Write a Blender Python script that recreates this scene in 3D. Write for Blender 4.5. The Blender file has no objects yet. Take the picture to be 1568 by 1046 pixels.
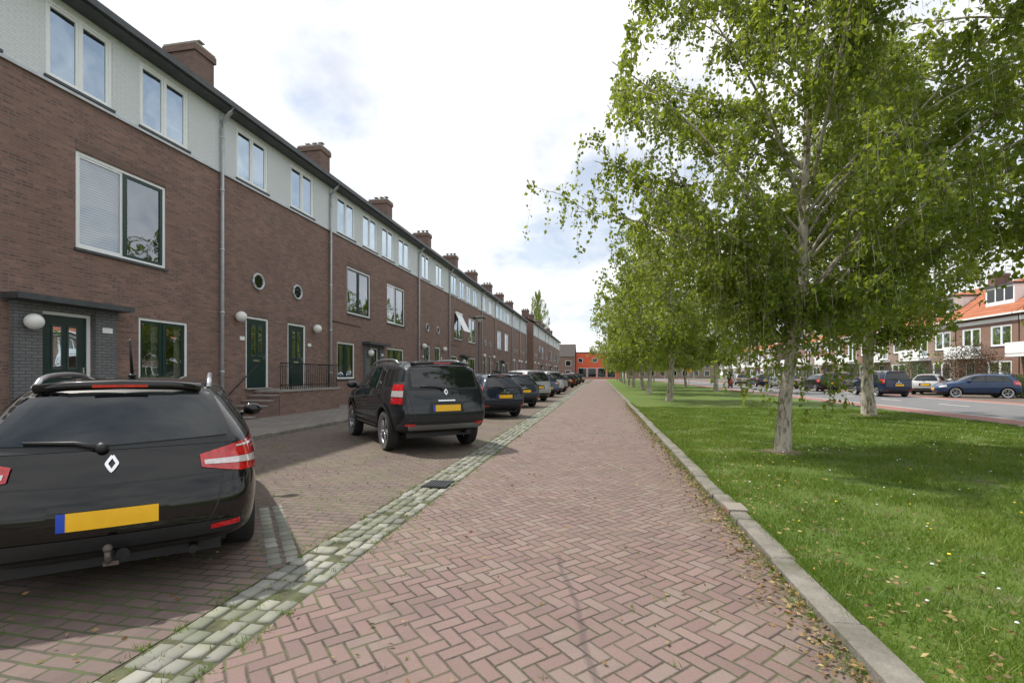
import bpy, bmesh, math, random
import numpy as np
from mathutils import Vector, Matrix
from mathutils.bvhtree import BVHTree
random.seed(7); rng = np.random.default_rng(7)
scene = bpy.context.scene
COL = scene.collection
def C(r, g, b): return (r, g, b, 1.0)

# ------------------------------------------------------------------ materials
class G:
    def __init__(s, name):
        s.mat = bpy.data.materials.new(name); s.mat.use_nodes = True
        s.nt = s.mat.node_tree; s.nt.nodes.clear()
        s.out = s.nt.nodes.new('ShaderNodeOutputMaterial')
    def set(s, sock, v):
        if isinstance(v, bpy.types.NodeSocket): s.nt.links.new(v, sock)
        else: sock.default_value = v
    def n(s, t, ins=None, **at):
        nd = s.nt.nodes.new(t)
        for k, v in at.items(): setattr(nd, k, v)
        for k, v in (ins or {}).items(): s.set(nd.inputs[k], v)
        return nd
    def m(s, op, a, b=0.0, c=0.0):
        nd = s.nt.nodes.new('ShaderNodeMath'); nd.operation = op
        s.set(nd.inputs[0], a); s.set(nd.inputs[1], b); s.set(nd.inputs[2], c)
        return nd.outputs[0]
    def mix(s, f, a, b, bt='MIX'):
        nd = s.nt.nodes.new('ShaderNodeMixRGB'); nd.blend_type = bt
        s.set(nd.inputs[0], f); s.set(nd.inputs[1], a); s.set(nd.inputs[2], b)
        return nd.outputs[0]
    def ramp(s, f, a, b):
        nd = s.n('ShaderNodeMapRange', {0: f, 1: a, 2: b, 3: 0.0, 4: 1.0}); nd.clamp = True
        return nd.outputs[0]
    def obj(s): return s.n('ShaderNodeTexCoord').outputs['Object']
    def noise(s, vec, scale, detail=4, rough=.6):
        return s.n('ShaderNodeTexNoise', {'Vector': vec, 'Scale': scale, 'Detail': detail, 'Roughness': rough}).outputs[0]
    def bump(s, h, st, dist=.01):
        return s.n('ShaderNodeBump', {'Height': h, 'Strength': st, 'Distance': dist}).outputs[0]
    def bsdf(s, **k):
        nd = s.n('ShaderNodeBsdfPrincipled')
        for a, v in k.items(): s.set(nd.inputs[a.replace('_', ' ')], v)
        return nd
    def done(s, sh):
        s.nt.links.new(sh.outputs[0] if hasattr(sh, 'outputs') else sh, s.out.inputs[0]); return s.mat

def pm(name, col, rough=.6, metal=0.0, var=.25, scale=6, coat=0.0, bump=0.0, bscale=60, spec=.5):
    g = G(name); o = g.obj()
    f = g.ramp(g.noise(o, scale), .3, .7)
    c = g.mix(f, C(*[x*(1-var) for x in col]), C(*[min(1, x*(1+var)) for x in col]))
    k = dict(Base_Color=c, Roughness=rough, Metallic=metal, Coat_Weight=coat, Coat_Roughness=.04, Specular_IOR_Level=spec)
    if bump: k['Normal'] = g.bump(g.noise(o, bscale, 3), bump)
    return g.done(g.bsdf(**k))

def brickmat(name, c1, c2, mortar, bw=.215, rh=.066, ms=.011, rough=.85, horiz=False, rot=0, stain=.35, bias=0, weeds=0, vary=0):
    g = G(name); o = g.obj()
    sp = g.n('ShaderNodeSeparateXYZ', {0: o})
    if horiz:
        a = math.radians(rot)
        u = g.m('ADD', g.m('MULTIPLY', sp.outputs[0], math.cos(a)), g.m('MULTIPLY', sp.outputs[1], math.sin(a)))
        v = g.m('ADD', g.m('MULTIPLY', sp.outputs[0], -math.sin(a)), g.m('MULTIPLY', sp.outputs[1], math.cos(a)))
        wob = g.m('MULTIPLY', g.m('SUBTRACT', g.noise(o, .9, 2), .5), .12)
        v = g.m('ADD', v, wob)
    else:
        u = g.m('ADD', sp.outputs[0], sp.outputs[1]); v = sp.outputs[2]
    vec = g.n('ShaderNodeCombineXYZ', {0: u, 1: v}).outputs[0]
    br = g.n('ShaderNodeTexBrick', {'Vector': vec, 'Color1': C(*c1), 'Color2': C(*c2), 'Mortar': C(*mortar), 'Scale': 1.0,
             'Mortar Size': ms, 'Mortar Smooth': .15, 'Bias': bias, 'Brick Width': bw, 'Row Height': rh})
    n1 = g.ramp(g.noise(o, .7, 5, .65), .3, .72)
    c = br.outputs[0]
    if vary:
        row = g.m('FLOOR', g.m('DIVIDE', v, rh)); off = g.m('MULTIPLY', g.m('FLOORED_MODULO', row, 2.0), .5)
        col_ = g.m('FLOOR', g.m('ADD', g.m('DIVIDE', u, bw), off))
        wn = g.n('ShaderNodeTexWhiteNoise', {'Vector': g.n('ShaderNodeCombineXYZ', {0: col_, 1: row}).outputs[0]}, noise_dimensions='3D').outputs[0]
        inv = g.m('SUBTRACT', 1.0, br.outputs[1])
        c = g.mix(g.m('MULTIPLY', g.m('MULTIPLY', g.m('GREATER_THAN', wn, .82), inv), vary), c, C(c2[0]*.5, c2[1]*.5, c2[2]*.55))
        c = g.mix(g.m('MULTIPLY', g.m('MULTIPLY', g.m('LESS_THAN', wn, .13), inv), vary), c, C(c1[0]*1.35, c1[1]*1.35, c1[2]*1.3))
    c = g.mix(g.m('MULTIPLY', n1, stain), c, C(c1[0]*.45, c1[1]*.47, c1[2]*.5))
    n2 = g.noise(o, 35, 3)
    c = g.mix(.3, c, g.mix(n2, C(.25, .25, .25), C(1, 1, 1)), 'MULTIPLY')
    if weeds:
        w = g.m('MULTIPLY', br.outputs[1], g.ramp(g.noise(o, 1.3, 5, .7), .42, .58))
        c = g.mix(g.m('MULTIPLY', w, weeds), c, C(.08, .12, .03))
    nb = g.bump(g.m('SUBTRACT', g.m('MULTIPLY', n2, .4), br.outputs[1]), .6, .01)
    return g.done(g.bsdf(Base_Color=c, Roughness=rough, Normal=nb))

def herringbone(name, w=.092):
    g = G(name); o = g.obj(); sp = g.n('ShaderNodeSeparateXYZ', {0: o}); x, y = sp.outputs[0], sp.outputs[1]
    wob = g.m('MULTIPLY', g.m('SUBTRACT', g.noise(o, 1.1, 2), .5), .09)
    wo2 = g.m('MULTIPLY', g.m('SUBTRACT', g.noise(o, 1.9, 2), .5), .07)
    s = math.sqrt(.5)/w
    px = g.m('MULTIPLY', g.m('ADD', g.m('SUBTRACT', x, y), wob), s)
    py = g.m('MULTIPLY', g.m('ADD', g.m('ADD', x, y), wo2), s)
    i = g.m('FLOOR', px); j = g.m('FLOOR', py); fx = g.m('SUBTRACT', px, i); fy = g.m('SUBTRACT', py, j)
    k = g.m('FLOORED_MODULO', g.m('SUBTRACT', i, j), 4.0)
    e = [g.m('COMPARE', k, float(q), .1) for q in range(4)]
    d = g.m('MINIMUM', g.m('MINIMUM', g.m('ADD', fx, e[1]), g.m('ADD', g.m('SUBTRACT', 1.0, fx), e[0])),
            g.m('MINIMUM', g.m('ADD', g.m('SUBTRACT', 1.0, fy), e[3]), g.m('ADD', fy, e[2])))
    idv = g.n('ShaderNodeCombineXYZ', {0: g.m('SUBTRACT', i, e[1]), 1: g.m('SUBTRACT', j, e[2]), 2: g.m('GREATER_THAN', k, 1.5)}).outputs[0]
    wn = g.n('ShaderNodeTexWhiteNoise', {'Vector': idv}, noise_dimensions='3D')
    rnd = wn.outputs[0]
    dn = g.m('ADD', d, g.m('MULTIPLY', g.m('SUBTRACT', g.noise(o, 45, 3), .5), .10))
    brick = g.ramp(dn, .035, .095)
    cr = g.n('ShaderNodeValToRGB', {0: rnd}); el = cr.color_ramp.elements
    el[0].position = 0; el[0].color = C(.17, .110, .102); el[1].position = 1; el[1].color = C(.26, .168, .148)
    q = el.new(.3); q.color = C(.205, .129, .118); q = el.new(.7); q.color = C(.228, .145, .132); q = el.new(.9); q.color = C(.235, .178, .158)
    c = cr.outputs[0]
    n1 = g.ramp(g.noise(o, .55, 6, .65), .3, .7)
    c = g.mix(g.m('MULTIPLY', n1, .5), c, C(.24, .19, .168))
    c = g.mix(g.m('MULTIPLY', g.ramp(g.noise(o, 1.3, 5, .7), .5, .72), .55), c, C(.13, .10, .088))
    c = g.mix(.6, c, g.mix(g.noise(o, 90, 3), C(.38, .38, .38), C(1.28, 1.28, 1.28)), 'MULTIPLY')
    ln = g.m('ABSOLUTE', g.m('SUBTRACT', x, g.m('ADD', -.30, g.m('ADD', g.m('MULTIPLY', g.m('SUBTRACT', 3.75, y), .2), g.m('MULTIPLY', g.m('SUBTRACT', g.noise(o, 2.2, 2), .5), .12)))))
    st = g.m('MULTIPLY', g.m('SUBTRACT', 1.0, g.ramp(ln, .008, .03)), g.m('LESS_THAN', y, 3.9))
    c = g.mix(g.m('MULTIPLY', st, .5), c, C(.06, .045, .045))
    jc = g.mix(g.ramp(g.noise(o, 3, 4), .45, .65), C(.05, .04, .034), C(.13, .105, .085))
    edge = g.m('MAXIMUM', g.ramp(x, .55, 1.3), g.ramp(g.m('MULTIPLY', x, -1.0), 1.1, 1.9))
    # dirt gathered along the right gutter
    dirt = g.m('MULTIPLY', g.ramp(x, .8, 1.27), g.ramp(g.noise(o, 5, 5, .7), .38, .62))
    c = g.mix(g.m('MULTIPLY', dirt, .75), c, C(.12, .095, .065))
    grn = g.m('MULTIPLY', g.ramp(g.noise(o, 1.7, 5, .7), .46, .58), g.m('ADD', .3, edge))
    jc = g.mix(grn, jc, C(.10, .13, .035))
    c = g.mix(brick, jc, c)
    h = g.m('ADD', g.m('ADD', g.ramp(d, .02, .13), g.m('MULTIPLY', g.noise(o, 120, 2), .25)), g.m('MULTIPLY', rnd, .4))
    return g.done(g.bsdf(Base_Color=c, Roughness=.78, Normal=g.bump(h, .8, .009)))

def island(name, cols, rough=.6, transl=0.0, tcol=None, big=None):
    g = G(name); r = g.n('ShaderNodeNewGeometry').outputs['Random Per Island']
    cr = g.n('ShaderNodeValToRGB', {0: r}); el = cr.color_ramp.elements
    el[0].color = C(*cols[0]); el[1].color = C(*cols[-1])
    for q in range(1, len(cols)-1):
        e_ = el.new(q/(len(cols)-1)); e_.color = C(*cols[q])
    c = cr.outputs[0]
    if big: c = g.mix(g.ramp(g.noise(g.obj(), big[0], 4), .38, .62), c, C(*big[1]), 'MULTIPLY')
    b = g.bsdf(Base_Color=c, Roughness=rough)
    if transl:
        t = g.n('ShaderNodeBsdfTranslucent', {0: g.mix(.6, c, C(*tcol))})
        mx = g.n('ShaderNodeMixShader', {0: transl, 1: b.outputs[0], 2: t.outputs[0]})
        return g.done(mx)
    return g.done(b)

M = {}
M['brick'] = brickmat('house_brick', (.325, .178, .138), (.235, .130, .106), (.25, .215, .19), stain=.38, vary=.5)
M['brick2'] = brickmat('warm_brown_brick', (.34, .17, .11), (.25, .12, .08), (.3, .27, .24))  # warm brown brick of some right-hand houses and the drain box
M['beige'] = brickmat('beige_brick', (.36, .255, .19), (.27, .185, .14), (.36, .32, .28))
M['chim'] = brickmat('chimney_brick', (.26, .15, .115), (.19, .108, .088), (.19, .165, .15), vary=.4)
M['panel'] = brickmat('painted_brick', (.80, .85, .87), (.77, .82, .84), (.70, .74, .755), stain=.08)
M['greybrick'] = brickmat('grey_painted_brick', (.21, .215, .22), (.17, .175, .18), (.11, .11, .11), stain=.1)
M['white'] = pm('white_frame_paint', (.86, .89, .90), .4, var=.03)
M['green'] = pm('dark_green_paint', (.010, .036, .031), .3, var=.15)
M['dgrey'] = pm('dark_grey_fascia', (.06, .066, .072), .5)
M['mgrey'] = pm('zinc', (.50, .53, .56), .45, .2, var=.12)
M['concrete'] = pm('concrete', (.32, .305, .28), .85, var=.2, scale=9, bump=.4)
g = G('kerb_concrete'); o = g.obj()
c = g.mix(g.ramp(g.noise(o, 3, 6, .7), .35, .65), C(.15, .14, .12), C(.28, .262, .23)); c = g.mix(.5, c, g.mix(g.noise(o, 110, 3), C(.35, .35, .35), C(1.3, 1.3, 1.3)), 'MULTIPLY')
c = g.mix(g.ramp(g.noise(o, 1.4, 5, .7), .56, .66), c, C(.10, .105, .06))
M['kerb'] = g.done(g.bsdf(Base_Color=c, Roughness=.88, Normal=g.bump(g.noise(o, 70, 5), .8, .012)))
M['iron'] = pm('black_iron', (.02, .02, .022), .45, .5)
M['rooft'] = pm('dark_roof_tile', (.06, .05, .048), .8)
M['orange'] = brickmat('orange_roof_tile', (.56, .20, .095), (.43, .14, .065), (.25, .08, .04), bw=.25, rh=.3, ms=.03, stain=.35)
M['redw'] = pm('red_render', (.62, .11, .05), .7, var=.12)
M['globe'] = pm('opal_glass', (.8, .8, .77), .2, var=.02)
M['lace'] = pm('curtain', (.66, .67, .66), .9, var=.15, scale=9)
M['blinds'] = brickmat('venetian_blinds', (.78, .8, .82), (.73, .75, .77), (.28, .3, .33), bw=9, rh=.06, ms=.014, stain=.05)
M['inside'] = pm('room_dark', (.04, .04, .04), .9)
def glassmat(name, base, tint=(.85, .92, 1)):
    g = G(name)
    f = g.m('ADD', base, g.m('MULTIPLY', g.n('ShaderNodeFresnel', {0: 1.5}).outputs[0], 1.4)); f = g.m('MINIMUM', f, 1.0)
    nb = g.bump(g.noise(g.obj(), 1.2, 1), .05, .2)
    a = g.n('ShaderNodeBsdfTransparent', {0: C(.75, .8, .8)}); b = g.n('ShaderNodeBsdfGlossy', {'Color': C(*tint), 'Roughness': .015, 'Normal': nb})
    return g.done(g.n('ShaderNodeMixShader', {0: f, 1: a.outputs[0], 2: b.outputs[0]}))
M['glass'] = glassmat('window_glass', .22); M['glasst'] = glassmat('upper_window_glass', .45, (.74, .88, 1.0))
M['dglass'] = pm('dark_glass', (.006, .010, .012), .02, var=.1, spec=.75)
M['cblack'] = pm('black_plastic', (.018, .019, .021), .5, var=.15, bump=.1, bscale=300)
M['tyre'] = pm('tyre_rubber', (.02, .02, .02), .85)
M['alloy'] = pm('alloy_wheel', (.42, .43, .45), .3, .85, var=.05)
M['lred'] = pm('red_lamp_lens', (.50, .008, .012), .08, var=.35, scale=30, coat=1)
M['lwhite'] = pm('clear_lamp_lens', (.65, .60, .60), .1, .2, var=.2, scale=40, coat=1)
M['plate'] = pm('number_plate_yellow', (.85, .48, .01), .4, var=.05)
M['pblue'] = pm('number_plate_blue', (.01, .06, .45), .4, var=.05)
M['chrome'] = pm('chrome', (.75, .76, .78), .12, 1.0, var=.03)
M['rust'] = pm('tow_bar_steel', (.12, .10, .09), .6, .5, var=.3, scale=40)
M['cloth'] = pm('dark_jacket', (.03, .035, .06), .8); M['helmet'] = pm('helmet', (.03, .03, .03), .2, coat=1)
def paint(name, c, m=.2): return pm(name, c, .45, m, var=.03, coat=1, spec=.08)
g = G('bark_pale'); o = g.obj(); sp = g.n('ShaderNodeSeparateXYZ', {0: o})
vv = g.n('ShaderNodeCombineXYZ', {0: g.m('MULTIPLY', sp.outputs[0], 9.), 1: g.m('MULTIPLY', sp.outputs[1], 9.), 2: g.m('MULTIPLY', sp.outputs[2], 2.8)}).outputs[0]
n1 = g.noise(vv, 1.6, 6, .7)
c = g.mix(g.ramp(n1, .38, .52), C(.13, .11, .085), C(.50, .45, .38))
M['bark'] = g.done(g.bsdf(Base_Color=c, Roughness=.9, Normal=g.bump(n1, .9, .03)))
M['leaf'] = island('birch_leaf', [(.075, .125, .013), (.145, .21, .02), (.105, .165, .018), (.22, .275, .032)], .40, .5, (.46, .54, .05))
M['leafd'] = island('shrub_leaf', [(.02, .045, .012), (.05, .09, .02), (.10, .12, .03)], .5, .2, (.15, .25, .04))
M['leafr'] = island('copper_shrub_leaf', [(.05, .02, .015), (.09, .05, .02), (.06, .07, .02)], .5, .2, (.15, .1, .04))
M['blade'] = island('grass_blade', [(.065, .125, .010), (.115, .205, .015), (.16, .24, .025), (.28, .29, .08)], .55, .35, (.30, .44, .035), big=(.7, (.6, .74, .6)))
M['litter'] = island('leaf_litter', [(.16, .08, .03), (.30, .19, .07), (.22, .16, .09), (.38, .30, .12)], .8)
M['sett'] = island('granite_sett', [(.15, .15, .135), (.24, .237, .215), (.18, .185, .155), (.33, .32, .295), (.22, .22, .20)], .8, big=(2.5, (.78, .83, .68)))
M['dand'] = pm('dandelion', (.85, .6, .02), .6); M['daisy'] = pm('daisy', (.8, .8, .78), .6)
M['herr'] = herringbone('herringbone_clinker')
M['park'] = brickmat('parking_clinker', (.215, .155, .138), (.165, .12, .107), (.065, .06, .045), bw=.205, rh=.098, ms=.010, horiz=True, rot=0, weeds=.9, stain=.38, vary=.22)
M['tiles'] = brickmat('paving_tiles', (.28, .255, .235), (.22, .19, .175), (.09, .09, .075), bw=.3, rh=.3, ms=.008, horiz=True, rot=0, weeds=.4)
M['cycle'] = pm('red_asphalt', (.27, .125, .105), .85, var=.12, scale=2)
M['asphalt'] = pm('asphalt', (.15, .15, .155), .85, var=.15, scale=1.5, bump=.3, bscale=80)
M['line'] = pm('road_marking', (.7, .7, .68), .7, var=.1)
M['moss'] = pm('mossy_joint', (.075, .08, .04), .95, var=.5, scale=9, bump=.5)
g = G('lawn_soil'); o = g.obj()
c = g.mix(g.ramp(g.noise(o, 14, 5, .7), .3, .7), C(.07, .12, .013), C(.14, .195, .03))
c = g.mix(g.ramp(g.noise(o, .28, 5, .6), .4, .62), c, C(.085, .15, .018))
c = g.mix(g.m('MULTIPLY', g.ramp(g.noise(o, 1.3, 7, .75), .54, .66), .8), c, C(.16, .13, .08))
M['lawn'] = g.done(g.bsdf(Base_Color=c, Roughness=.95, Normal=g.bump(g.noise(o, 60, 4), .8, .03)))
M['soil'] = pm('bare_soil', (.20, .155, .11), .95, var=.4, scale=12, bump=.8, bscale=50)

# ------------------------------------------------------------------ mesh helpers
def empty(name, loc=(0, 0, 0), rz=0):
    e = bpy.data.objects.new(name, None); e.location = loc; e.rotation_euler = (0, 0, rz); e.empty_display_size = .3
    COL.objects.link(e); return e
def link(name, me, parent=None):
    o = bpy.data.objects.new(name, me); COL.objects.link(o)
    if parent: o.parent = parent
    return o
class MB:
    def __init__(s, mats): s.v = []; s.f = []; s.mi = []; s.sm = []; s.mats = mats
    def _i(s, m):
        if m not in s.mats: s.mats.append(m)
        return s.mats.index(m)
    def av(s, p): s.v.append(tuple(p)); return len(s.v)-1
    def face(s, idx, m, smooth=False): s.f.append(tuple(idx)); s.mi.append(s._i(m)); s.sm.append(smooth)
    def poly(s, pts, m): s.face([s.av(p) for p in pts], m)
    def box(s, x0, x1, y0, y1, z0, z1, m):
        x0, x1 = sorted((x0, x1)); y0, y1 = sorted((y0, y1)); z0, z1 = sorted((z0, z1))
        b = len(s.v)
        for z in (z0, z1):
            s.v += [(x0, y0, z), (x1, y0, z), (x1, y1, z), (x0, y1, z)]
        for q in ((0, 3, 2, 1), (4, 5, 6, 7), (0, 1, 5, 4), (1, 2, 6, 5), (2, 3, 7, 6), (3, 0, 4, 7)):
            s.face([b+k for k in q], m)
    def tube(s, pts, rad, m, n=10, cap=True):
        pts = [Vector(p) for p in pts]
        if not hasattr(rad, '__len__'): rad = [rad]*len(pts)
        rings = []
        for i, p in enumerate(pts):
            t = (pts[min(i+1, len(pts)-1)]-pts[max(i-1, 0)]).normalized()
            a = Vector((0, 0, 1)) if abs(t.z) < .9 else Vector((1, 0, 0))
            u = t.cross(a).normalized(); w = t.cross(u)
            rings.append([s.av(p+(u*math.cos(2*math.pi*k/n)+w*math.sin(2*math.pi*k/n))*rad[i]) for k in range(n)])
        for a, b in zip(rings, rings[1:]):
            for k in range(n): s.face((a[k], a[(k+1) % n], b[(k+1) % n], b[k]), m, True)
        if cap: s.face(rings[0][::-1], m); s.face(rings[-1], m)
    def ball(s, c, r, m, nu=16, nv=10, sc=(1, 1, 1)):
        R = []
        for j in range(nv+1):
            th = math.pi*j/nv
            R.append([s.av((c[0]+r*sc[0]*math.sin(th)*math.cos(2*math.pi*k/nu), c[1]+r*sc[1]*math.sin(th)*math.sin(2*math.pi*k/nu), c[2]+r*sc[2]*math.cos(th))) for k in range(nu)])
        for a, b in zip(R, R[1:]):
            for k in range(nu): s.face((a[k], b[k], b[(k+1) % nu], a[(k+1) % nu]), m, True)
    def mesh(s, name):
        me = bpy.data.meshes.new(name); me.from_pydata(s.v, [], s.f)
        for m in s.mats: me.materials.append(M[m] if isinstance(m, str) else m)
        me.polygons.foreach_set('material_index', s.mi); me.polygons.foreach_set('use_smooth', s.sm); me.update(); return me
    def obj(s, name, parent=None): return link(name, s.mesh(name), parent)

def quads_mesh(name, V, F, MI, mats, smooth=None):
    me = bpy.data.meshes.new(name); n = F.shape[1]
    me.vertices.add(len(V)); me.vertices.foreach_set('co', V.astype(np.float32).ravel())
    me.loops.add(F.size); me.loops.foreach_set('vertex_index', F.astype(np.int32).ravel())
    me.polygons.add(len(F)); me.polygons.foreach_set('loop_start', np.arange(0, F.size, n, dtype=np.int32))
    for m in mats: me.materials.append(M[m])
    me.polygons.foreach_set('material_index', MI.astype(np.int32))
    if smooth is not None: me.polygons.foreach_set('use_smooth', smooth)
    me.update(calc_edges=True); me.validate(); return me

def leaf_arrays(c, d, L, wid=.55):
    n = len(c); d = d/np.linalg.norm(d, axis=1, keepdims=True)
    r = rng.normal(size=(n, 3)); s_ = np.cross(d, r); s_ /= np.linalg.norm(s_, axis=1, keepdims=True)+1e-9
    nn = np.cross(d, s_)
    L = (L*rng.uniform(.65, 1.25, n))[:, None]
    V = np.stack([c, c+d*L*.45+s_*L*wid/2+nn*L*.08, c+d*L, c+d*L*.45-s_*L*wid/2+nn*L*.08], 1).reshape(-1, 3)
    F = np.arange(4*n).reshape(n, 4); return V, F

def blades(P, h, w, name, mat='blade', z=0.0):
    n = len(P); a = rng.uniform(0, 2*np.pi, n); ln = rng.normal(0, .5, (n, 2))*h[:, None]
    B = np.zeros((n, 3, 3)); ox = np.cos(a)*w/2; oy = np.sin(a)*w/2
    B[:, 0, 0] = P[:, 0]-ox; B[:, 0, 1] = P[:, 1]-oy; B[:, 1, 0] = P[:, 0]+ox; B[:, 1, 1] = P[:, 1]+oy
    B[:, 0, 2] = B[:, 1, 2] = z; B[:, 2, 0] = P[:, 0]+ln[:, 0]; B[:, 2, 1] = P[:, 1]+ln[:, 1]; B[:, 2, 2] = z+h
    return quads_mesh(name, B.reshape(-1, 3), np.arange(3*n).reshape(n, 3), np.zeros(n), [mat])

def sheet(name, x0, x1, y0, y1, z, m, parent=None):
    b = MB([]); b.poly([(x0, y0, z), (x1, y0, z), (x1, y1, z), (x0, y1, z)], m); return b.obj(name, parent)

# ------------------------------------------------------------------ ground
KR0, KR1 = 1.28, 1.46       # right kerb
ST0, ST1 = -2.36, -1.88     # cobble strip
KL = -7.5; WL = -11.4
sheet('ground', -400, 400, -150, 900, -.04, 'lawn')
sheet('brick_road', ST1, KR0, -8, 146, 0, 'herr')
sheet('parking_area', KL, ST0, -8, 146, 0, 'park')
sheet('cobble_strip_bed', ST0, ST1, -8, 146, -.004, 'moss')
sheet('grass_verge', KR1, 11.1, -8, 140, .035, 'lawn')
sheet('cross_road', -40, 60, 146, 156, -.008, 'asphalt')
sheet('cycle_path', 11.25, 12.9, -30, 190, .0, 'cycle')
sheet('asphalt_road', 12.9, 19.6, -30, 190, .0, 'asphalt')
sheet('far_cycle_path', 19.6, 21.0, -30, 190, .0, 'cycle')
sheet('far_parking', 21.0, 25.5, -30, 190, .0, 'park')
b = MB([])
for x in (12.95, 19.5): b.poly([(x, -30, .004), (x+.1, -30, .004), (x+.1, 190, .004), (x, 190, .004)], 'line')
for k in range(40): b.poly([(16.2, -20+k*5, .004), (16.32, -20+k*5, .004), (16.32, -18+k*5, .004), (16.2, -18+k*5, .004)], 'line')
b.obj('road_markings')
b = MB([]); b.box(WL-.3, KL-.12, -8, 146, -.03, .085, 'tiles'); b.obj('sidewalk')
b = MB([]); b.box(25.6, 30.2, 0, 190, -.03, .08, 'tiles'); b.obj('far_sidewalk')
def kerb(name, x0, x1, h, y0, y1, L=1.0):
    b = MB([]); y = y0
    while y < y1:
        l = L if y < 45 else 4
        j = random.uniform(-.012, .012); dz = random.uniform(-.01, .01); e = .016; g_ = .007; sk_ = random.uniform(-.008, .008)
        X0, X1, Y0, Y1 = x0+j, x1+j, y+g_, y+l-g_; Z = h+dz
        lo = [b.av(p) for p in ((X0, Y0, -.05), (X1, Y0, -.05), (X1+sk_, Y1, -.05), (X0+sk_, Y1, -.05))]
        mi = [b.av(p) for p in ((X0, Y0, Z-e), (X1, Y0, Z-e), (X1+sk_, Y1, Z-e), (X0+sk_, Y1, Z-e))]
        hi = [b.av(p) for p in ((X0+e, Y0+e, Z), (X1-e, Y0+e, Z), (X1-e+sk_, Y1-e, Z), (X0+e+sk_, Y1-e, Z))]
        for A, B in ((lo, mi), (mi, hi)):
            for k in range(4): b.face((A[k], A[(k+1) % 4], B[(k+1) % 4], B[k]), 'kerb')
        b.face(hi, 'kerb'); y += l
    b.obj(name)
kerb('kerb', KR0+.01, KR1, .06, -5, 140)
kerb('kerb', KL-.12, KL, .10, -5, 145)
kerb('kerb', 11.1, 11.22, .08, -5, 140, 2)
kerb('kerb', 25.48, 25.6, .10, 0, 140, 2)
V = []; F = []
def sett(cx, cy, a, lx, ly, h):
    ca, sa = math.cos(a), math.sin(a); bs = len(V)
    for z, k in ((-.03, 1), (h-.012, 1), (h, .80)):
        for sx, sy in ((-1, -1), (1, -1), (1, 1), (-1, 1)):
            x = sx*lx/2*k; y = sy*ly/2*k; V.append((cx+x*ca-y*sa, cy+x*sa+y*ca, z))
    for r in (0, 4):
        for k in range(4): F.append((bs+r+k, bs+r+(k+1) % 4, bs+r+4+(k+1) % 4, bs+r+4+k))
    F.append((bs+8, bs+9, bs+10, bs+11))
y = -1.0
while y < 75:
    ly = random.uniform(.10, .15); x = ST0+.01
    for k in range(4):
        w = (ST1-ST0-.02)/4
        if random.random() > .05:
            sett(x+w/2+random.uniform(-.01, .01), y+ly/2+random.uniform(-.02, .02), random.uniform(-.12, .12), w-random.uniform(.008, .03), ly-random.uniform(.005, .03), random.uniform(.003, .018))
        x += w
    y += ly
HD = math.radians(40)
t = .12
while t < 1.9:
    for q in (0, 1):
        cx = ST0-math.sin(HD)*t+(q-.5)*.13*math.cos(HD); cy = 3.3+math.cos(HD)*t+(q-.5)*.13*math.sin(HD)
        sett(cx, cy, HD+random.uniform(-.1, .1), .105, .125, random.uniform(.004, .010))
    t += .14
link('cobble_strip', quads_mesh('cobbles', np.array(V), np.array(F), np.zeros(len(F)), ['sett']))
b = MB([])
b.box(-2.25, -1.93, 5.85, 6.25, -.01, .022, 'iron')
for k in range(7): b.box(-2.22+k*.042, -2.20+k*.042, 5.88, 6.22, .022, .028, 'dgrey')
b.obj('drain_grate')
b = MB([]); b.box(1.284, 1.475, 5.25, 5.55, .0, .074, 'brick2'); b.obj('drain_box')
from mathutils import noise as mn
n = 340000
X = KR1+.02+(11.05-KR1)*rng.random(n)**1.25; Y = .6+21*rng.random(n)**1.5
msk = np.array([mn.fractal(Vector((x*1.1, y*1.1, 3.1)), .8, 2.1, 4) for x, y in zip(X, Y)])
keep = (rng.random(n) < np.clip(1.0-np.clip(msk-.08, 0, 1)*3.4, .28, 1)) & (np.hypot(X-3.25, Y-9.54) > .3*rng.random(n)+.2)
X, Y, msk = X[keep], Y[keep], msk[keep]; h = rng.uniform(.015, .06, len(X))*(1+1.2*np.clip(-msk, 0, 1)); D = np.hypot(X, Y)
link('grass', blades(np.stack([X, Y], 1), h, np.clip(.004+D*.0009, .005, .02), 'grass_blades', z=.033))
P = []
def tuft(x, y, r, k):
    for _ in range(k): P.append((x+random.gauss(0, r), y+random.gauss(0, r)))
for _ in range(520): tuft(random.choice([ST0, ST1, random.uniform(ST0, ST1)])+random.gauss(0, .03), 1+24*random.random()**1.4, .02, random.randint(3, 14))
for _ in range(620): tuft(random.uniform(-7.3, -2.4), 1.5+16*random.random(), .015, random.randint(2, 6))
for _ in range(1100): tuft(KR0-abs(random.gauss(0, .05)), .8+24*random.random()**1.3, .02, random.randint(2, 12))
for _ in range(1400): tuft(KR1+.01, .8+24*random.random()**1.3, .03, random.randint(6, 22))
for _ in range(150): tuft(random.uniform(-1.8, 1.2), 1.5+12*random.random(), .01, random.randint(2, 5))
for _ in range(900): tuft(random.uniform(1.6, 8), 1.2+12*random.random(), .05, random.randint(6, 20))
P = np.array(P); link('weeds', blades(P, rng.uniform(.012, .045, len(P))+np.where(P[:, 0] > KR1-.05, .05, 0), np.full(len(P), .006), 'weed_blades', z=.0))
n = 4600; x = np.where(rng.random(n) < .68, KR0-np.abs(rng.normal(0, .15, n)), KR1+np.abs(rng.normal(0, .8, n))); y = .8+22*rng.random(n)**1.4
n2 = 1000; x = np.concatenate([x, rng.uniform(-7, 1.2, n2)]); y = np.concatenate([y, 1+14*rng.random(n2)])
c = np.stack([x, y, np.where(x > KR0, .075, .012)+rng.random(len(x))*.01], 1); d = rng.normal(size=(len(x), 3)); d[:, 2] *= .15
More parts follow.
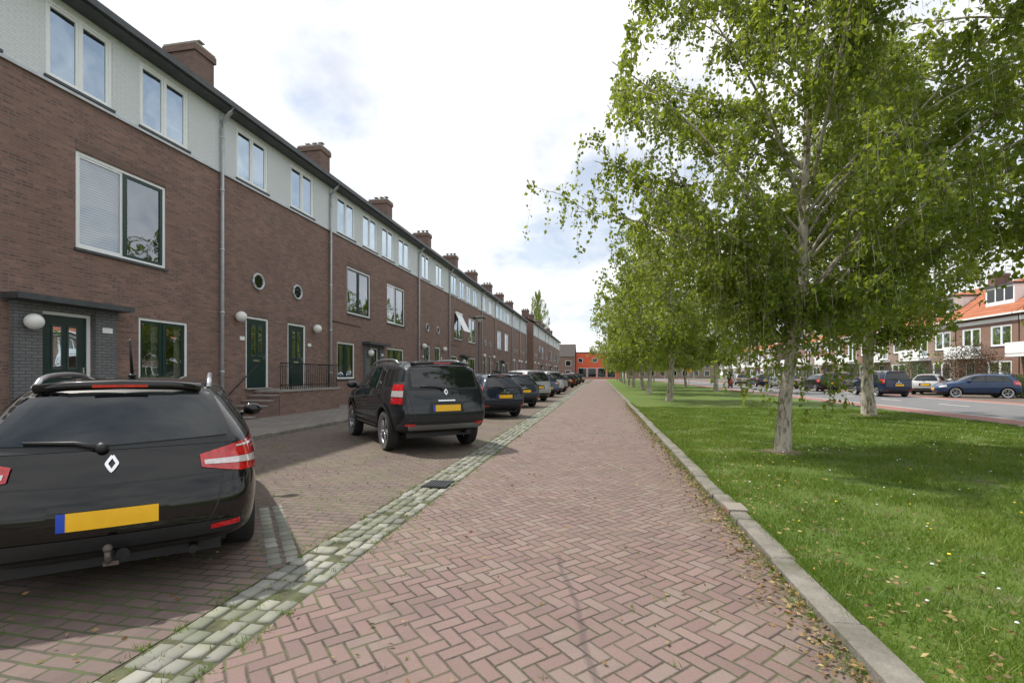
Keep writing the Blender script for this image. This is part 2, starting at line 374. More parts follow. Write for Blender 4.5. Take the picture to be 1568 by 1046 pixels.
Vv, Ff = leaf_arrays(c, d, .037, .5); link('fallen_leaves', quads_mesh('litter', Vv, Ff, np.zeros(len(Ff)), ['litter']))
b = MB([])
for k in range(300):
    x = random.uniform(1.8, 10.5); y = random.uniform(1.5, 17); b.ball((x, y, .085), random.uniform(.009, .015), 'dand' if random.random() < .55 else 'daisy', 6, 4, (1, 1, .5))
b.obj('lawn_flowers')
b = MB([])
for cx, cy, r in ((3.25, 9.54, .38), (9.14, 18.7, .6)):
    ring = [b.av((cx+r*random.uniform(.75, 1.15)*math.cos(k*math.pi/10), cy+r*random.uniform(.75, 1.15)*math.sin(k*math.pi/10), .04)) for k in range(20)]
    ce = b.av((cx, cy, .075))
    for k in range(20): b.face((ring[k], ring[(k+1) % 20], ce), 'soil', True)
b.obj('tree_pit_soil')

# ------------------------------------------------------------------ houses
def wallgrid(b, X, sg, y0, y1, z0, z1, ops, m, dep=.13):
    ys = sorted({y0, y1, *[q for o in ops for q in o[:2] if y0 < q < y1]}); zs = sorted({z0, z1, *[q for o in ops for q in o[2:4] if z0 < q < z1]})
    for ya, yb in zip(ys, ys[1:]):
        for za, zb in zip(zs, zs[1:]):
            cy, cz = (ya+yb)/2, (za+zb)/2
            if any(o[0] < cy < o[1] and o[2] < cz < o[3] for o in ops): continue
            b.poly([(X, ya, za), (X, yb, za), (X, yb, zb), (X, ya, zb)], m)
    xi = X-sg*dep
    for o in ops:
        a, c_, za, zb = o[:4]
        for q in ([(X, a, za), (xi, a, za), (xi, a, zb), (X, a, zb)], [(X, c_, za), (X, c_, zb), (xi, c_, zb), (xi, c_, za)],
                  [(X, a, zb), (xi, a, zb), (xi, c_, zb), (X, c_, zb)], [(X, a, za), (X, c_, za), (xi, c_, za), (xi, a, za)]): b.poly(q, m)
def window(fr, gl, cu, X, sg, ya, yb, za, zb, n=2, sash='white', curt='lace', cf=None, t=.065, gm='glass'):
    a, d = X-sg*.025, X-sg*.105
    fr.box(a, d, ya, yb, za, za+t, 'white'); fr.box(a, d, ya, yb, zb-t, zb, 'white')
    fr.box(a, d, ya, ya+t, za+t, zb-t, 'white'); fr.box(a, d, yb-t, yb, za+t, zb-t, 'white')
    w = (yb-ya-2*t-(n-1)*t*.8)/n
    for k in range(n):
        p = ya+t+k*(w+t*.8); q = p+w
        sm = sash if isinstance(sash, str) else sash[k]; s = .05 if sm == 'white' else .07; e, f_ = X-sg*.045, X-sg*.095
        if k < n-1: fr.box(a, d, q, q+t*.8, za+t, zb-t, 'white' if sash == 'white' else 'green')
        fr.box(e, f_, p, q, za+t, za+t+s, sm); fr.box(e, f_, p, q, zb-t-s, zb-t, sm)
        fr.box(e, f_, p, p+s, za+t+s, zb-t-s, sm); fr.box(e, f_, q-s, q, za+t+s, zb-t-s, sm)
        xg = X-sg*.07
        gl.poly([(xg, p+s, za+t+s), (xg, q-s, za+t+s), (xg, q-s, zb-t-s), (xg, p+s, zb-t-s)], gm)
        xc = X-sg*.2; c_ = curt[k] if isinstance(curt, tuple) else curt
        if c_:
            lo = za if cf is None else za+(zb-za)*cf
            if c_ == 'drape':
                for (u0, u1) in ((p, p+w*.3), (q-w*.3, q)):
                    m_ = 8
                    for r in range(m_):
                        ua = u0+(u1-u0)*r/m_; ub = u0+(u1-u0)*(r+1)/m_
                        cu.poly([(xc+sg*.02*(r % 2), ua, za), (xc+sg*.02*((r+1) % 2), ub, za), (xc+sg*.02*((r+1) % 2), ub, zb), (xc+sg*.02*(r % 2), ua, zb)], 'lace')
            else: cu.poly([(xc, p-.03, lo), (xc, q+.03, lo), (xc, q+.03, zb), (xc, p-.03, zb)], c_)
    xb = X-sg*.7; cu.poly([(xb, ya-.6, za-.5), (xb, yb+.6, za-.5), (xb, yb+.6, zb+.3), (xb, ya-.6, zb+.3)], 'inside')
    fr.box(X+sg*.05, X-sg*.025, ya-.04, yb+.04, za-.06, za-.002, 'dgrey')
def door(fr, gl, X, sg, ya, yb, za, zb):
    t = .07; a, d = X-sg*.025, X-sg*.1
    fr.box(a, d, ya, yb, zb-t, zb, 'white'); fr.box(a, d, ya, ya+t, za, zb-t, 'white'); fr.box(a, d, yb-t, yb, za, zb-t, 'white')
    fr.box(X-sg*.05, X-sg*.09, ya+t, yb-t, za+.02, zb-t, 'green')
    w = yb-ya-2*t; cy = (ya+yb)/2
    for q in (-.17, .17):
        fr.box(X-sg*.035, X-sg*.0499, cy+q*w-.11*w, cy+q*w+.11*w, za+1.05, zb-t-.2, 'dgrey')
        gl.poly([(X-sg*.033, cy+q*w-.08*w, za+1.1), (X-sg*.033, cy+q*w+.08*w, za+1.1), (X-sg*.033, cy+q*w+.08*w, zb-t-.25), (X-sg*.033, cy+q*w-.08*w, zb-t-.25)], 'glasst')
    fr.box(X-sg*.03, X-sg*.049, cy-.14, cy+.14, za+.88, za+.94, 'chrome'); fr.box(X-sg*.01, X-sg*.049, yb-t-.10, yb-t-.07, za+.95, za+1.1, 'chrome')
    fr.box(X+sg*.12, X-sg*.1, ya-.05, yb+.05, za-.05, za, 'concrete')
def roof(b, W, y0, y1, ze=9.7, zr=11.9, dep=9.2, m='rooft', sg=1, ov=.4):
    xa = W+sg*ov; xm = W-sg*dep/2; xb = W-sg*(dep+.3)
    b.poly([(xa, y0, ze), (xa, y1, ze), (xm, y1, zr), (xm, y0, zr)], m)
    b.poly([(xm, y0, zr), (xm, y1, zr), (xb, y1, ze), (xb, y0, ze)], m)
def chimney(b, x, y, z0, z1, w=1.1, l=.75):
    b.box(x-w/2, x+w/2, y, y+l, z0, z1-.32, 'chim'); b.box(x-w/2-.05, x+w/2+.05, y-.05, y+l+.05, z1-.32, z1-.12, 'chim')
    b.box(x-w/2-.03, x+w/2+.03, y-.03, y+l+.03, z1-.12, z1-.05, 'concrete')
    for q in (-.3, .05, .35):
        b.tube([(x+q, y+l/2, z1-.05), (x+q, y+l/2, z1+.12)], .08, 'chim', 8); b.box(x+q-.11, x+q+.11, y+l/2-.11, y+l/2+.11, z1+.15, z1+.18, 'concrete')
def terraced(y0, L, kind, W=WL, pipe=True, var=0, ends=False):
    e = empty('brick_terraced_house', (0, 0, 0)); y1 = y0+L; sg = 1
    wl, fr, gl, cu, rf, dt = (MB([]) for _ in range(6))
    ops = []; top = []
    if kind == 'A':
        top = [(.67, 2.14), (3.4, 4.88)]; doors = [(1.1, 2.2), (3.25, 4.35)]
        for a, c_ in doors: ops.append((y0+a, y0+c_, 1.0, 3.36)); door(fr, gl, W, 1, y0+a, y0+c_, 1.0, 3.36)
        for a in (1.66, 3.8):
            ops.append((y0+a-.19, y0+a+.19, 4.38, 4.76))
            ring = [(W+.03, y0+a+.25*math.cos(k*math.pi/12), 4.57+.25*math.sin(k*math.pi/12)) for k in range(25)]
            dt.tube(ring, .04, 'mgrey', 8, cap=False)
            dt.tube([(W+.012, y0+a, 4.57), (W-.06, y0+a, 4.57)], .235, 'dglass', 24)
        for a in (.7, 4.9):
            dt.ball((W+.17, y0+a, 3.28), .17, 'globe'); dt.box(W, W+.06, y0+a-.05, y0+a+.05, 3.2, 3.36, 'dgrey')
        for a in (.93, 4.6): dt.box(W+.002, W+.02, y0+a-.1, y0+a+.1, 2.55, 2.67, 'white')
        for a, c_ in doors: dt.box(W, W+.012, y0+a, y0+c_, 3.38, 3.60, 'chim')
        tf = W+.95
        dt.box(W, tf, y0+1.5, y0+5.2, .085, .86, 'brick'); dt.box(W, tf+.03, y0+1.47, y0+5.23, .86, .93, 'concrete')
        for k in range(5):
            zz_ = .93-.155*(k+1)
            dt.box(W, tf-.002, y0+1.47-.28*(k+1), y0+1.47-.28*k, .085, zz_-.035, 'chim'); dt.box(W, tf+.02, y0+1.45-.28*(k+1), y0+1.45-.28*k-.002, zz_-.035, zz_, 'concrete')
        zt = .93
        for yy in [y0+1.6+.12*k for k in range(30)]: dt.tube([(tf-.05, yy, zt), (tf-.05, yy, zt+.9)], .011 if (yy-y0-1.6) % .96 > .05 else .02, 'iron', 5)
        for zz in (.15, .9): dt.tube([(tf-.05, y0+1.6, zt+zz), (tf-.05, y0+5.12, zt+zz)], .02, 'iron', 6)
        dt.tube([(tf-.05, y0+5.12, zt+.9), (W+.05, y0+5.12, zt+.9)], .016, 'iron', 6)
        dt.tube([(W+.5, y0+2.72, zt), (W+.5, y0+2.72, zt+.8), (W+.02, y0+2.72, zt+.8)], .016, 'iron', 6)
        dt.tube([(W+.1, y0+.1, .7), (W+.1, y0+1.5, 1.75)], .018, 'iron', 6)
    else:
        top = [(1.15, 2.6), (3.3, 4.7), (5.5, 6.9), (7.6, 9.05)] if var else [(.63, 2.2), (2.95, 4.5), (5.05, 6.55), (7.2, 8.85)]
        fw = [(1.85, 4.1), (6.1, 8.35)] if var else [(1.5, 3.75), (5.7, 8.05)]
        gw = [(1.16, 2.6), (7.58, 9.04)] if var else [(.65, 2.17), (5.7, 7.9)]
        po = 4.83 if var else 3.0
        for q, (a, c_) in enumerate(fw):
            ops.append((y0+a, y0+c_, 4.25, 6.4)); window(fr, gl, cu, W, 1, y0+a, y0+c_, 4.25, 6.4, 2, ('white', 'green') if (var or q) else ('green', 'green'), ('blinds', None) if var else (None, random.choice(['drape', None])))
            dt.box(W, W+.012, y0+a, y0+c_, 6.42, 6.64, 'chim')
        for a, c_ in gw:
            ops.append((y0+a, y0+c_, 1.25, 2.88)); window(fr, gl, cu, W, 1, y0+a, y0+c_, 1.25, 2.88, 2, 'green', 'drape')
        da, db = y0+po+.55, y0+po+1.6; ops.append((da, db, .5, 2.78)); door(fr, gl, W, 1, da, db, .5, 2.78)
        dt.box(W, W+.12, y0+po+.05, da-.01, .085, 2.92, 'greybrick'); dt.box(W, W+.12, db+.01, y0+po+2.1, .085, 2.92, 'greybrick'); dt.box(W, W+.1, da-.01, db+.01, 2.79, 2.92, 'greybrick')
        dt.box(W, W+.45, y0+po-.1, y0+po+2.25, 2.92, 3.04, 'dgrey'); dt.box(W+.12, W+.5, da-.1, db+.1, .085, .28, 'concrete')
        dt.ball((W+.28, y0+po+.28, 2.5), .16, 'globe'); dt.box(W+.12, W+.2, y0+po+.2, y0+po+.36, 2.4, 2.6, 'dgrey')
        dt.box(W+.122, W+.135, y0+po+1.75, y0+po+1.98, 2.4, 2.52, 'white')
        dt.tube([(W+.02, y0+.1, 3.75), (W+.02, y0+po-.3, 3.72)], .015, 'iron', 5)
    wallgrid(wl, W, 1, y0, y1, 0, 7.62, ops, 'brick')
    tops = [(y0+a, y0+c_, 7.70, 9.33) for a, c_ in top]
    wallgrid(wl, W+.02, 1, y0, y1, 7.62, 9.45, tops, 'panel', .15)
    wl.poly([(W, y0, 7.62), (W+.02, y0, 7.62), (W+.02, y1, 7.62), (W, y1, 7.62)], 'panel')
    for o_ in tops: window(fr, gl, cu, W+.02, 1, *o_, n=2, sash='white', curt=random.choice(['lace', 'lace', None, 'drape']), cf=random.choice([0, .3, None]), gm='glasst')
    dt.box(W+.02, W+.06, y0, y1, 7.56, 7.62, 'mgrey')
    xb = W-9.2
    wl.poly([(xb, y0, 0), (xb, y0, 9.6), (xb, y1, 9.6), (xb, y1, 0)], 'brick')
    for yy in ((y0, y1) if ends else ()):
        wl.poly([(W, yy, 0), (W, yy, 9.6), (W-4.6, yy, 11.85), (xb, yy, 9.6), (xb, yy, 0)], 'brick')
    rf.box(W, W+.42, y0, y1, 9.45, 9.60, 'dgrey'); rf.box(W+.42, W+.52, y0, y1, 9.50, 9.66, 'dgrey'); roof(rf, W, y0, y1)
    if pipe:
        pts = [(W+.45, y1, 9.5), (W+.40, y1, 9.38), (W+.1, y1, 9.1), (W+.09, y1, 8.9), (W+.09, y1, .1)]
        dt.tube(pts, .055, 'mgrey', 10)
        for z in (1.5, 3.3, 5.2, 7.0, 8.6): dt.tube([(W+.09, y1, z), (W+.09, y1, z+.05)], .068, 'mgrey', 10)
        dt.box(W, W+.05, y1-.03, y1+.03, 7.62, 9.4, 'mgrey')
    wl.obj('walls', e); fr.obj('window_frames', e); gl.obj('window_panes', e); cu.obj('curtains', e); rf.obj('roof', e); dt.obj('details', e)
    return e
segs = [(-3.4, 6.06, 'A', 0), (2.66, 10.2, 'B', 1), (12.86, 6.01, 'A', 0), (18.87, 10.18, 'B', 0), (29.05, 6.3, 'A', 1), (35.35, 10.2, 'B', 0), (45.55, 6.1, 'A', 1), (51.65, 10.2, 'B', 0), (61.85, 6.1, 'A', 1), (67.95, 6.1, 'A', 1)]
hs = [terraced(y, l, k, var=v, ends=(i == 0 or i == len(segs)-1)) for i, (y, l, k, v) in enumerate(segs)]
for k in range(9):
    yc = 13.0+6.85*k
    for h_, (y, l, _, _) in zip(hs, segs):
        if y <= yc < y+l:
            cb = MB([]); chimney(cb, -12.95, yc, 9.8, 11.85); cb.obj('chimney', h_)
yy = 76
for k in range(6):
    e = terraced(yy, 10.2 if k % 2 else 6.1, 'B' if k % 2 else 'A', W=WL+.9, ends=(k in (0, 5))); cb = MB([]); chimney(cb, -12, yy+1, 9.8, 11.9); cb.obj('chimney', e)
    yy += 10.2 if k % 2 else 6.1
b = MB([]); b.poly([(WL+.06, 37.0, 6.3), (WL+.06, 38.8, 6.3), (WL+.75, 38.8, 4.9), (WL+.75, 37.0, 4.9)], 'white')
for q in (37.02, 38.78): b.tube([(WL+.02, q, 5.3), (WL+.75, q, 4.92)], .02, 'white', 6)
b.box(WL+.001, WL+.1, 37, 38.8, 6.3, 6.45, 'white'); b.obj('window_awning', hs[5])

def right_house(y0, L, k, X=30.0):
    e = empty('orange_roof_house'); wl, fr, gl, cu, rf = (MB([]) for _ in range(5)); y1 = y0+L; m = 'brick2' if k in (0, 1, 4, 5, 9) else 'beige'
    w1 = [(.6, 2.6, 3.6, 5.2), (3.6, 5.6, 3.0, 5.2)]; w0 = [(.6, 2.9, .9, 2.5)]
    ops = [(y0+a, y0+c_, za, zb) for a, c_, za, zb in w1+w0]+[(y0+4.2, y0+5.2, .1, 2.4)]
    wallgrid(wl, X, -1, y0, y1, 0, 6.0, ops, m)
    for a, c_, za, zb in w1+w0: window(fr, gl, cu, X, -1, y0+a, y0+c_, za, zb, 2, 'white', random.choice(['lace', 'drape', None]), t=.09)
    door(fr, gl, X, -1, y0+4.2, y0+5.2, .1, 2.4)
    fr.box(X-1.0, X-.002, y0+3.1, y1-.1, 2.72, 2.9, 'white'); fr.box(X-1.0, X-.95, y0+3.1, y1-.1, 2.95, 3.75, 'white')
    fr.box(X-.02, X-.002, y0+.02, y1-.02, 5.45, 5.75, 'white')
    wl.poly([(X+8, y0, 0), (X+8, y1, 0), (X+8, y1, 6), (X+8, y0, 6)], m)
    if k == 0 or k % 4 == 0:
        wl.poly([(X, y0, 0), (X, y0, 6), (X+4, y0, 9.1), (X+8, y0, 6), (X+8, y0, 0)], m)
    roof(rf, X, y0, y1, 5.95, 9.3, 8.0, 'orange', -1, .35); rf.box(X-.45, X-.35, y0, y1, 5.9, 6.02, 'white')
    da, db = y0+1.6, y0+4.4
    rf.box(X+.9, X+3.4, da, db, 6.6, 8.35, 'white'); rf.box(X+.8, X+3.6, da-.1, db+.1, 8.35, 8.5, 'dgrey')
    for q in range(3):
        a = da+.12+q*.88; gl.poly([(X+.895, a, 7.2), (X+.895, a+.76, 7.2), (X+.895, a+.76, 8.2), (X+.895, a, 8.2)], 'dglass')
    if k % 2 == 0: chimney(rf, X+3.6, y0+.2, 8.4, 10.1)
    wl.obj('walls', e); fr.obj('window_frames', e); gl.obj('window_panes', e); cu.obj('curtains', e); rf.obj('roof', e)
for k in range(14): right_house(35+k*6.4+(4 if k > 7 else 0), 6.3, k)
def end_block(name, x0, x1, y, z, mat, rows, flat=True, zr=0):
    e = empty(name); b = MB([]); b.box(x0, x1, y, y+10, 0, z, mat)
    if zr: b.poly([(x0, y-.3, z), (x1, y-.3, z), (x1, y+5, zr), (x0, y+5, zr)], 'rooft'); b.poly([(x0, y+10.3, z), (x1, y+10.3, z), (x1, y+5, zr), (x0, y+5, zr)], 'rooft')
    else: b.box(x0-.1, x1+.1, y-.1, y+10.1, z, z+.3, 'dgrey')
    b.obj('walls', e); w = MB([])
    for (za, zb, wd, gp) in rows:
        x = x0+.8
        while x+wd < x1-.3:
            w.box(x-.1, x+wd+.1, y-.05, y-.005, za-.1, zb+.1, 'white'); w.box(x, x+wd, y-.07, y-.052, za, zb, 'dglass'); x += wd+gp
    w.obj('windows', e)
end_block('red_building', -8, 6, 160, 8.4, 'redw', [(.5, 3.4, 2.6, .5), (5.4, 6.6, 1.3, 3.4)])
end_block('brick_corner_house', -30, -8.2, 158, 7.2, 'brick', [(1, 2.6, 1.6, 2.0), (4.2, 5.8, 1.6, 2.0)], zr=11.5)
end_block('distant_house', 9, 40, 175, 6.2, 'beige', [(1, 2.6, 1.6, 2.0), (3.8, 5.2, 1.6, 2.0)], zr=9.5)

# ------------------------------------------------------------------ trees
def make_tree(name, seed, H, env, nprim, nsec, ntw, nlf, leaf, tr, zlow=2.2, Ls=1.0, dang=0):
    r = random.Random(seed); b = MB([]); zs = [e_[0] for e_ in env]; rs = [e_[1] for e_ in env]
    T = []; wx = wy = 0
    for k in range(11):
        t = k/10; T.append(Vector((wx, wy, H*t*.96))); wx += r.gauss(0, .06); wy += r.gauss(0, .06)
    T[0].z = -.1
    rad = [tr*(1.25 if k == 0 else 1)*(1-.93*(k/10)**.8)+.01 for k in range(11)]
    b.tube(T, rad, 'bark', 14, cap=False)
    def tp(z):
        t = min(max(z/(H*.96), 0), .999)*10; i = int(t); return T[i].lerp(T[i+1], t-i), rad[i]*(1-(t-i))+rad[i+1]*(t-i)
    LC = []; LD = []
    def twig(st, e1, e2, cnt):
        b.tube([st, e1, e2], [.004, .003, .002], 'bark', 3, cap=False)
        m = int(cnt); u = rng.random(m)**.8
        A = np.array(st); B = np.array(e1); D_ = np.array(e2)
        P_ = np.where(u[:, None] < .4, A+(B-A)*(u[:, None]*2.5), B+(D_-B)*((u[:, None]-.4)/.6))+rng.normal(0, .04*leaf/.08, (m, 3))
        dd = rng.normal(0, .6, (m, 3)); dd[:, 2] -= .6; LC.append(P_); LD.append(dd)
    ga = r.random()*6
    for k in range(nprim):
        zt = zs[0]+(zs[-1]-zs[0])*((k+r.random())/nprim)**.85; R = np.interp(zt, zs, rs)*r.uniform(.55, 1.0)
        ga += 2.399+r.gauss(0, .3); base = max(zlow+r.random()*.4, zt-R*r.uniform(.55, .95)-.2); base = min(base, H*.9)
        p0, r0 = tp(base); p2 = Vector((p0.x+R*math.cos(ga), p0.y+R*math.sin(ga), zt)); p1 = p0.lerp(p2, .45)+Vector((r.gauss(0, .2), r.gauss(0, .2), R*.22))
        pts = [(p0*(1-t)**2+p1*2*t*(1-t)+p2*t*t) for t in (0, .17, .34, .5, .67, .84, 1)]
        rb = min(r0*.45, .010+R*.009); b.tube(pts, [max(.005, rb*(1-.85*q/6)) for q in range(7)], 'bark', 5, cap=False)
        for s in range(nsec):
            t = .12+.88*(s+r.random())/nsec; q = t*6; i = min(int(q), 5); a = pts[i].lerp(pts[i+1], q-i)
            az = ga+r.choice([-1, 1])*r.uniform(.2, 1.4); l = R*r.uniform(.14, .36)*(1.2-t*.5)+.2
            dv = Vector((math.cos(az), math.sin(az), r.uniform(-.15, .75))).normalized()*l
            c1 = a+dv*.5+Vector((0, 0, .1)); c2 = a+dv
            b.tube([a, c1, c2], [.010, .007, .004], 'bark', 3, cap=False)
            for w in range(ntw):
                t2 = (w+r.random())/ntw; st = a.lerp(c1, t2*2) if t2 < .5 else c1.lerp(c2, t2*2-1)
                az2 = r.uniform(0, 6.28); L = r.uniform(.3, 1.05)*Ls; hz = r.uniform(.15, .5)
                d1 = Vector((math.cos(az2)*hz, math.sin(az2)*hz, r.uniform(-.25, .40)))*L
                e1 = st+d1*.6; e2 = st+d1+Vector((0, 0, -L*r.uniform(.3, 1.15)))
                if e2.z < 1.5: e2.z = 1.5+r.random()*.4
                twig(st, e1, e2, nlf*r.uniform(.55, 1.35))
    for k in range(dang):
        az = r.uniform(0, 6.28); rr = r.uniform(.15, 1.5)**.9; z0_ = r.uniform(2.3, 3.2); L = r.uniform(.6, 2.0)
        st = Vector((rr*math.cos(az), rr*math.sin(az), z0_)); e1 = st+Vector((r.gauss(0, .12), r.gauss(0, .12), -L*.4)); e2 = e1+Vector((r.gauss(0, .15), r.gauss(0, .15), -L*.6))
        if e2.z < .55: e2.z = .55+r.random()*.4
        root, _ = tp(z0_+rr*.4); b.tube([root, st], [.012, .004], 'bark', 3, cap=False); twig(st, e1, e2, nlf*L*1.1)
    c_ = np.concatenate(LC); d_ = np.concatenate(LD); Vl, Fl = leaf_arrays(c_, d_, leaf, .68)
    Vt = np.array(b.v); Ft = np.array(b.f); V_ = np.concatenate([Vt, Vl]); F_ = np.concatenate([Ft, Fl+len(Vt)])
    MI = np.concatenate([np.zeros(len(Ft)), np.ones(len(Fl))]); sm = np.concatenate([np.ones(len(Ft), bool), np.zeros(len(Fl), bool)])
    print(name, 'leaves', len(Fl)); return quads_mesh(name, V_, F_, MI, ['bark', 'leaf'], sm)
def put(name, me, x, y, rz=0, sc=1.0, z=.03, sz=None):
    o_ = link(name, me); o_.location = (x, y, z); o_.rotation_euler = (0, 0, rz); o_.scale = (sc, sc, sz or sc); return o_
env1 = [(2.3, 1.5), (3.2, 3.0), (4.2, 4.0), (5.6, 4.3), (7.2, 4.0), (8.6, 3.2), (10.8, .8)]
t1 = make_tree('birch_a', 5, 11.0, env1, 62, 7, 9, 25, .090, .115, 2.1, 1.0, 46)
env2 = [(2.6, 2.2), (3.6, 3.8), (5.5, 4.8), (8, 4.6), (10, 3.3), (12.5, .8)]
t2 = make_tree('birch_b', 11, 12.8, env2, 58, 7, 8, 18, .13, .19, 2.5, 1.2)
t3 = make_tree('birch_c', 23, 10.6, [(2.2, 2.4), (3.2, 4.0), (5.5, 4.9), (7.5, 4.3), (9, 2.9), (10.4, .7)], 40, 6, 6, 13, .18, .15, 2.1, 1.2)
put('birch_tree', t1, 3.25, 9.54, 1.0)
put('birch_tree', t2, 9.14, 18.7, .4)
put('birch_tree', t2, 9.3, 9.3, 4.4, 1.08)
for k, y in enumerate((26.6, 36, 45, 54, 63, 74, 86, 99, 114)): put('birch_tree', t3, 3.6+random.uniform(-.2, .2), y, k*1.7, random.uniform(1.0, 1.12) if k < 3 else random.uniform(.92, 1.06))
for k, y in enumerate((42, 56, 70, 90, 112)): put('birch_tree', t3 if k else t2, 9.3, y, k*2.1+1, random.uniform(.9, 1.05))
put('birch_tree', t3, -17.3, 134, 1, .85, sz=2.35); put('birch_tree', t3, 27, 150, 1, 1.2); put('birch_tree', t3, 20, 160, 2, 1.2)
def shrub(x, y, rx, ry, h, mat, n=3500, leaf=.1, z=.05, name='garden_shrub'):
    c_ = rng.normal(size=(n, 3)); c_ /= np.linalg.norm(c_, axis=1, keepdims=True); c_ *= rng.uniform(.6, 1.08, (n, 1))
    c_[:, :2] *= (1+.2*np.sin(c_[:, 2:3]*9+c_[:, :1]*6)); c_ = c_*np.array([rx, ry, h/2])+np.array([0, 0, h/2])
    d_ = rng.normal(size=(n, 3)); Vv, Ff = leaf_arrays(c_, d_, leaf, .7); o_ = link(name, quads_mesh(name, Vv, Ff, np.zeros(n), [mat])); o_.location = (x, y, z)
shrub(27.6, 42.5, 1.5, 2.4, 3.8, 'leafr', 6000); shrub(27.5, 38.5, .9, 2.0, 1.4, 'leafd'); shrub(27.8, 50, 1.0, 2.5, 2.6, 'leafd'); shrub(27.8, 60, 1.0, 3, 2.8, 'leafd'); shrub(25.9, 35.5, .9, 1.6, 1.2, 'leafd')
shrub(27.8, 72, 1.2, 3, 2.8, 'leafd'); shrub(28, 86, 1.2, 3, 3, 'leafd')

# ------------------------------------------------------------------ cars
def resamp(P, n):
    P = [Vector(p) for p in P]; cum = [0]
    for a, c_ in zip(P, P[1:]): cum.append(cum[-1]+(c_-a).length)
    out = []
    for k in range(n):
        t = cum[-1]*k/(n-1); i = 0
        while i < len(P)-2 and cum[i+1] < t: i += 1
        s = (t-cum[i])/max(1e-9, cum[i+1]-cum[i]); out.append(P[i].lerp(P[i+1], s))
    return out
PR = {'rear': lambda a, c_: (Vector((-5, a, c_)), Vector((1, 0, 0))), 'front': lambda a, c_: (Vector((5, a, c_)), Vector((-1, 0, 0))),
      'left': lambda a, c_: (Vector((a, 5, c_)), Vector((0, -1, 0))), 'right': lambda a, c_: (Vector((a, -5, c_)), Vector((0, 1, 0))),
      'top': lambda a, c_: (Vector((a, c_, 5)), Vector((0, 0, -1)))}
def cyl(xa, ya):
    def f(a, c_):
        d = Vector((math.cos(math.radians(a)), math.sin(math.radians(a)), 0)); return Vector((xa, ya, c_))+d*4, -d
    return f
def patch(mb, bvh, A, B, proj, nu, nv, off, m):
    if isinstance(proj, str): proj = PR[proj]
    A = resamp(A, nu+1); B = resamp(B, nu+1); ids = {}
    for i in range(nu+1):
        for j in range(nv+1):
            p = A[i].lerp(B[i], j/nv); o_, d = proj(p.x, p.y); h_, nr, _, _ = bvh.ray_cast(o_, d)
            if h_ is None: ids[i, j] = None; continue
            if nr.dot(d) > 0: nr = -nr
            ids[i, j] = mb.av(h_+nr*off)
    for i in range(nu):
        for j in range(nv):
            q = (ids[i, j], ids[i+1, j], ids[i+1, j+1], ids[i, j+1])
            if None not in q: mb.face(q, m, True)
def strip(mb, bvh, P, proj, w, off, m, n=14):
    P = resamp(P, n); A = []; B = []
    for i, p in enumerate(P):
        t = (P[min(i+1, n-1)]-P[max(i-1, 0)]).normalized(); q = Vector((-t.y, t.x))*w/2; A.append(p+q); B.append(p-q)
    patch(mb, bvh, A, B, proj, n-1, 1, off, m)
KINDS = {
 'estate': dict(L=4.56, W=1.81, H=1.49, zb=1.0, z0=.20, rb=.12, rr=.56, wr=.60, ro=.98, R=.325, q=.50),
 'suv': dict(L=4.32, W=1.82, H=1.66, zb=1.12, z0=.30, rb=.07, rr=.34, wr=.69, ro=.86, R=.365, q=.42),
 'hatch': dict(L=4.0, W=1.72, H=1.47, zb=.98, z0=.20, rb=.05, rr=.42, wr=.60, ro=.72, R=.305, q=.46),
 'mpv': dict(L=4.4, W=1.80, H=1.68, zb=1.08, z0=.20, rb=.05, rr=.36, wr=.64, ro=.85, R=.32, q=.42)}
